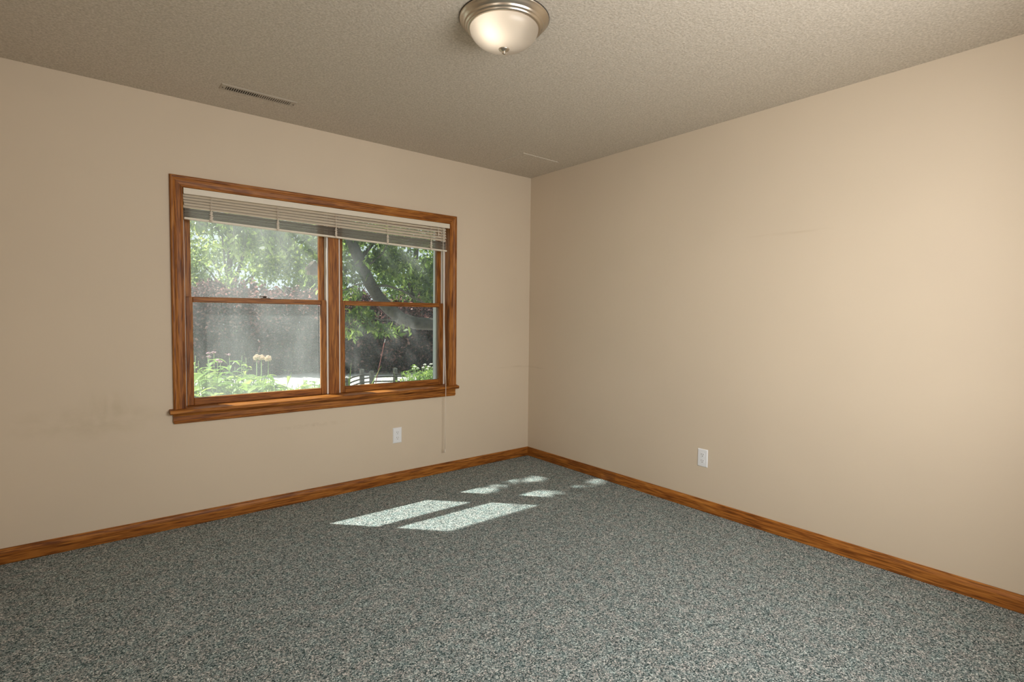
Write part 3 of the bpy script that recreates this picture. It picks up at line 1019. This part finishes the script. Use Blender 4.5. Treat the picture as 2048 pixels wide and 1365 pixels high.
for rd in rods:
    pts = [at(px, py, FY+(.05 if i % 2 else -.05)) for i, (px, py) in enumerate(rd)]
    fine = []
    for i in range(len(pts)-1):
        for k in range(4):
            fine.append(pts[i].lerp(pts[i+1], k/4))
    fine.append(pts[-1])
    MB().tube(fine, .0105, 7).build('rod', WATTLE, fence, smooth=True)

a0, a1, a2 = at(752, 764, FY-.17), at(768.5, 686, FY-.05), at(770.5, 679, FY-.04)
lowp = Vector((a0.x-(a1.x-a0.x)*1.0, a0.y-.12, G))
rod = empty('driveway_marker', (lowp.x, lowp.y, G), 'thin red marker rod leaning against the fence posts', 'marker rod')
MB().tube([lowp, a0, a1], .0048, 8).build('rod', REDROD, rod, smooth=True)
MB().tube([a1, a2], .0055, 8).build('tip', RODTIP, rod, smooth=True)

# ---- garden plants
def leaf_strip(m, base, d, length, width, droop, segs=5):
    """arching strap or lance leaf as a folded strip"""
    d = Vector(d).normalized()
    side = d.cross(Vector((0, 0, 1)))
    if side.length < .01:
        side = Vector((1, 0, 0))
    side.normalize()
    vs_, fs_ = [], []
    for i in range(segs+1):
        u = i/segs
        p = Vector(base)+d*(length*u)+Vector((0, 0, -droop*length*u*u))
        hw = width*.5*max(.04, math.sin(math.pi*min(.98, .12+u*.88)))
        vs_ += [p-side*hw+Vector((0, 0, hw*.3)), p, p+side*hw+Vector((0, 0, hw*.3))]
    for i in range(segs):
        for j in range(2):
            a = i*3+j
            fs_.append((a, a+1, a+4, a+3))
    m.add(vs_, fs_)

def flower_cluster(m, c, r_, n, r0):
    rr = random.Random(int(abs(c[0])*9973)+n)
    for i in range(n):
        m.sphere((c[0]+rr.gauss(0, r_*.55), c[1]+rr.gauss(0, r_*.55), c[2]+rr.gauss(0, r_*.28)), r0*rr.uniform(.7, 1.2), 6)

def tall_plant(px, py, Y, seed, label, flower=None, lf=.10, group=None, lean=.08, nl_=22):
    """upright leafy stem; its top stands where the pixel's ray meets the bed's depth"""
    rr = random.Random(seed)
    top = at(px, py, Y)
    bx_ = top.x+rr.uniform(-lean, lean)
    by_ = top.y+rr.uniform(-lean, lean)*.5
    root = empty('leafy_perennial', (bx_, by_, G), label, 'plant', group)
    base = Vector((bx_, by_, G-.02))
    mid = base.lerp(top, .55)+Vector((rr.uniform(-.02, .02), 0, 0))
    MB().tube([base, mid, top], [.006, .004, .002], 6).build('stem', STEMG, root, smooth=True)
    m = MB()
    for i in range(nl_):
        u = .18+.80*i/nl_
        p = base.lerp(mid, u/.55) if u < .55 else mid.lerp(top, (u-.55)/.45)
        az = i*2.4+rr.uniform(-.3, .3)
        k = lf*(1.05-.35*u)*rr.uniform(.8, 1.25)
        leaf_strip(m, p, (math.cos(az), math.sin(az), rr.uniform(.25, .7)), k*1.15, k*.42, rr.uniform(.3, .8), 4)
    o = m.build('foliage', L_BED, root)
    o['kind'] = 'stuff'
    if flower:
        m = MB()
        flower_cluster(m, (top.x, top.y, top.z+.008), .013, 22, .0050)
        m.build('flower_head', flower, root, smooth=True)

pink = [(415.5, 709, 1.5), (428, 707, 1.6), (459, 712, 1.6), (418, 716, 1.35), (435, 722, 1.4), (441, 726, 1.3)]
for k, (px, py, Y) in enumerate(pink):
    tall_plant(px, py, Y, 600+k, 'leafy stem topped with a dusty pink flower cluster', PETALP, .12, 'pink flowered stems in the bed', .04, 30)
spikes = [(387, 702, 1.3), (391, 712, 1.2), (397, 722, 1.3), (389, 727, 1.1), (484, 712, 1.9), (492, 716, 1.9), (488, 724, 1.7), (404, 736, 1.2), (470, 735, 1.6)]
for k, (px, py, Y) in enumerate(spikes):
    tall_plant(px, py, Y, 640+k, 'bare green leafy spike without flowers in the bed', None, .11, 'flowerless leafy spikes', .04, 26)
# leafy clumps which fill the bed under the left sash
def clump(px, py, Y, seed, n, lf, label, group, spread=.16, mat=None):
    rr = random.Random(seed)
    top = at(px, py, Y)
    root = empty('leafy_clump', (top.x, top.y, G), label, 'plant', group)
    m, ms = MB(), MB()
    hgt = top.z-G
    for s in range(9):
        b = Vector((top.x+rr.gauss(0, spread*.35), top.y+rr.gauss(0, spread*.35), G-.02))
        e = Vector((top.x+rr.gauss(0, spread), top.y+rr.gauss(0, spread*.8), G+hgt*rr.uniform(.8, 1.03)))
        ms.tube([b, b.lerp(e, .5), e], [.005, .004, .002], 5)
        for i in range(n//9):
            u = rr.uniform(.2, 1.0)
            p = b.lerp(e, u)
            az = rr.uniform(0, 6.28)
            k = lf*rr.uniform(.6, 1.2)
            leaf_strip(m, p, (math.cos(az), math.sin(az), rr.uniform(.1, .9)), k, k*rr.uniform(.26, .42), rr.uniform(.3, 1.0), 4)
    ms.build('stems', STEMG, root)
    o = m.build('foliage', mat or L_BED, root)
    o['kind'] = 'stuff'
rr = random.Random(9)
for k in range(34):
    px = 384+rr.uniform(0, 185)
    Y = rr.uniform(.65, 2.0)
    py = 752+rr.uniform(-6, 22)+max(0, px-490)*.33
    clump(px, py, Y, 700+k, 216, .15, 'dense green leafy clump in the sunny bed', 'leafy clumps under the left sash')
for k in range(7):
    clump(612+rr.uniform(0, 34), 758+rr.uniform(0, 14), rr.uniform(1.6, 2.6), 760+k, 160, .11, 'small green clump at the edge of the driveway', 'small clumps near the mullion', .09)
for k in range(16):
    px = 822+rr.uniform(0, 54)
    clump(px, 733+rr.uniform(0, 16)+max(0, 825-px)*.8, rr.uniform(1.8, 2.9), 780+k, 200, .075, 'fresh green clump beside the wattle fence', 'green clumps past the fence', .10)
# white flowers among the clumps past the fence
for k, (px, py, Y) in enumerate([(830, 741, 2.2), (836, 744, 2.2), (850, 737, 2.1), (858, 741, 2.0), (862, 736, 2.1), (868, 742, 2.0), (855, 746, 2.0), (846, 743, 2.1), (827, 746, 2.3)]):
    tall_plant(px, py-6, Y-.25, 820+k, 'green stem with a white flower cluster past the fence', PETALW, .07, 'white flowered stems', .03, 16)
# seed heads of ornamental onion
def allium(px, py, Y, r_, seed, label):
    c = at(px, py, Y)
    rr_ = random.Random(seed)
    root = empty('onion_seed_head', (c.x-.01, c.y, G), label, 'flower', 'straw coloured seed heads')
    MB().tube([(c.x-.01, c.y, G-.02), (c.x-.004, c.y, (G+c.z)/2), (c.x, c.y, c.z)], [.006, .005, .004], 7).build('stem', STEMG, root, smooth=True)
    m = MB()
    for i in range(150):
        v = Vector((rr_.gauss(0, 1), rr_.gauss(0, 1), rr_.gauss(0, 1))).normalized()
        if v.z < -.75:
            continue
        e = c+v*r_*rr_.uniform(.82, 1.05)
        m.tube([c+v*.008, e], [.0008, .0012], 3, False)
        m.sphere(e, .0042*rr_.uniform(.7, 1.2), 6)
    m.sphere(c, r_*.55, 12)
    m.build('seed_head', SEEDH, root, smooth=True)
allium(513.5, 716, 1.75, .029, 1, 'straw coloured round seed head overlapping a twin on its right stalk')
allium(523, 716, 1.85, .028, 2, 'straw coloured round seed head partly behind a twin')
allium(536.5, 718, 1.8, .030, 3, 'straw coloured round seed head standing alone on a straight stalk')
# strap leaved day lilies
def lily(px, py, Y, seed, n, length, label, group):
    rr_ = random.Random(seed)
    c = at(px, py, Y)
    root = empty('day_lily', (c.x, c.y, G), label, 'plant', group)
    hgt = c.z-G
    for i in range(n):
        az = rr_.uniform(0, 6.28)
        m = MB()
        leaf_strip(m, (c.x+rr_.gauss(0, .02), c.y+rr_.gauss(0, .02), G), (math.cos(az)*.45, math.sin(az)*.45, 1), hgt*rr_.uniform(1.0, 1.3)*length, .024, rr_.uniform(.15, .5), 7)
        m.build('leaf', L_STRAP, root)
for k, (px, py, Y) in enumerate([(572, 752, 2.0), (585, 760, 2.0), (560, 762, 1.6), (597, 764, 2.1)]):
    lily(px, py, Y, 900+k, 16, 1.0, 'strap leaved lily clump below the seed heads', 'lilies under the seed heads')
for k, (px, py, Y) in enumerate([(693, 705, 2.3), (697, 735, 2.2), (703, 745, 2.5)]):
    lily(px, py, Y, 920+k, 11, 1.0, 'strap leaved lily clump between mullion and fence', 'lilies by the fence')
for k, (px, py, Y) in enumerate([(835, 722, 2.5), (855, 728, 2.4), (812, 735, 2.6)]):
    lily(px, py, Y, 940+k, 12, 1.0, 'strap leaved lily clump rising from the green clumps', 'lilies past the fence')

for o in bpy.data.objects:
    if 'o' in o:
        del o['o']
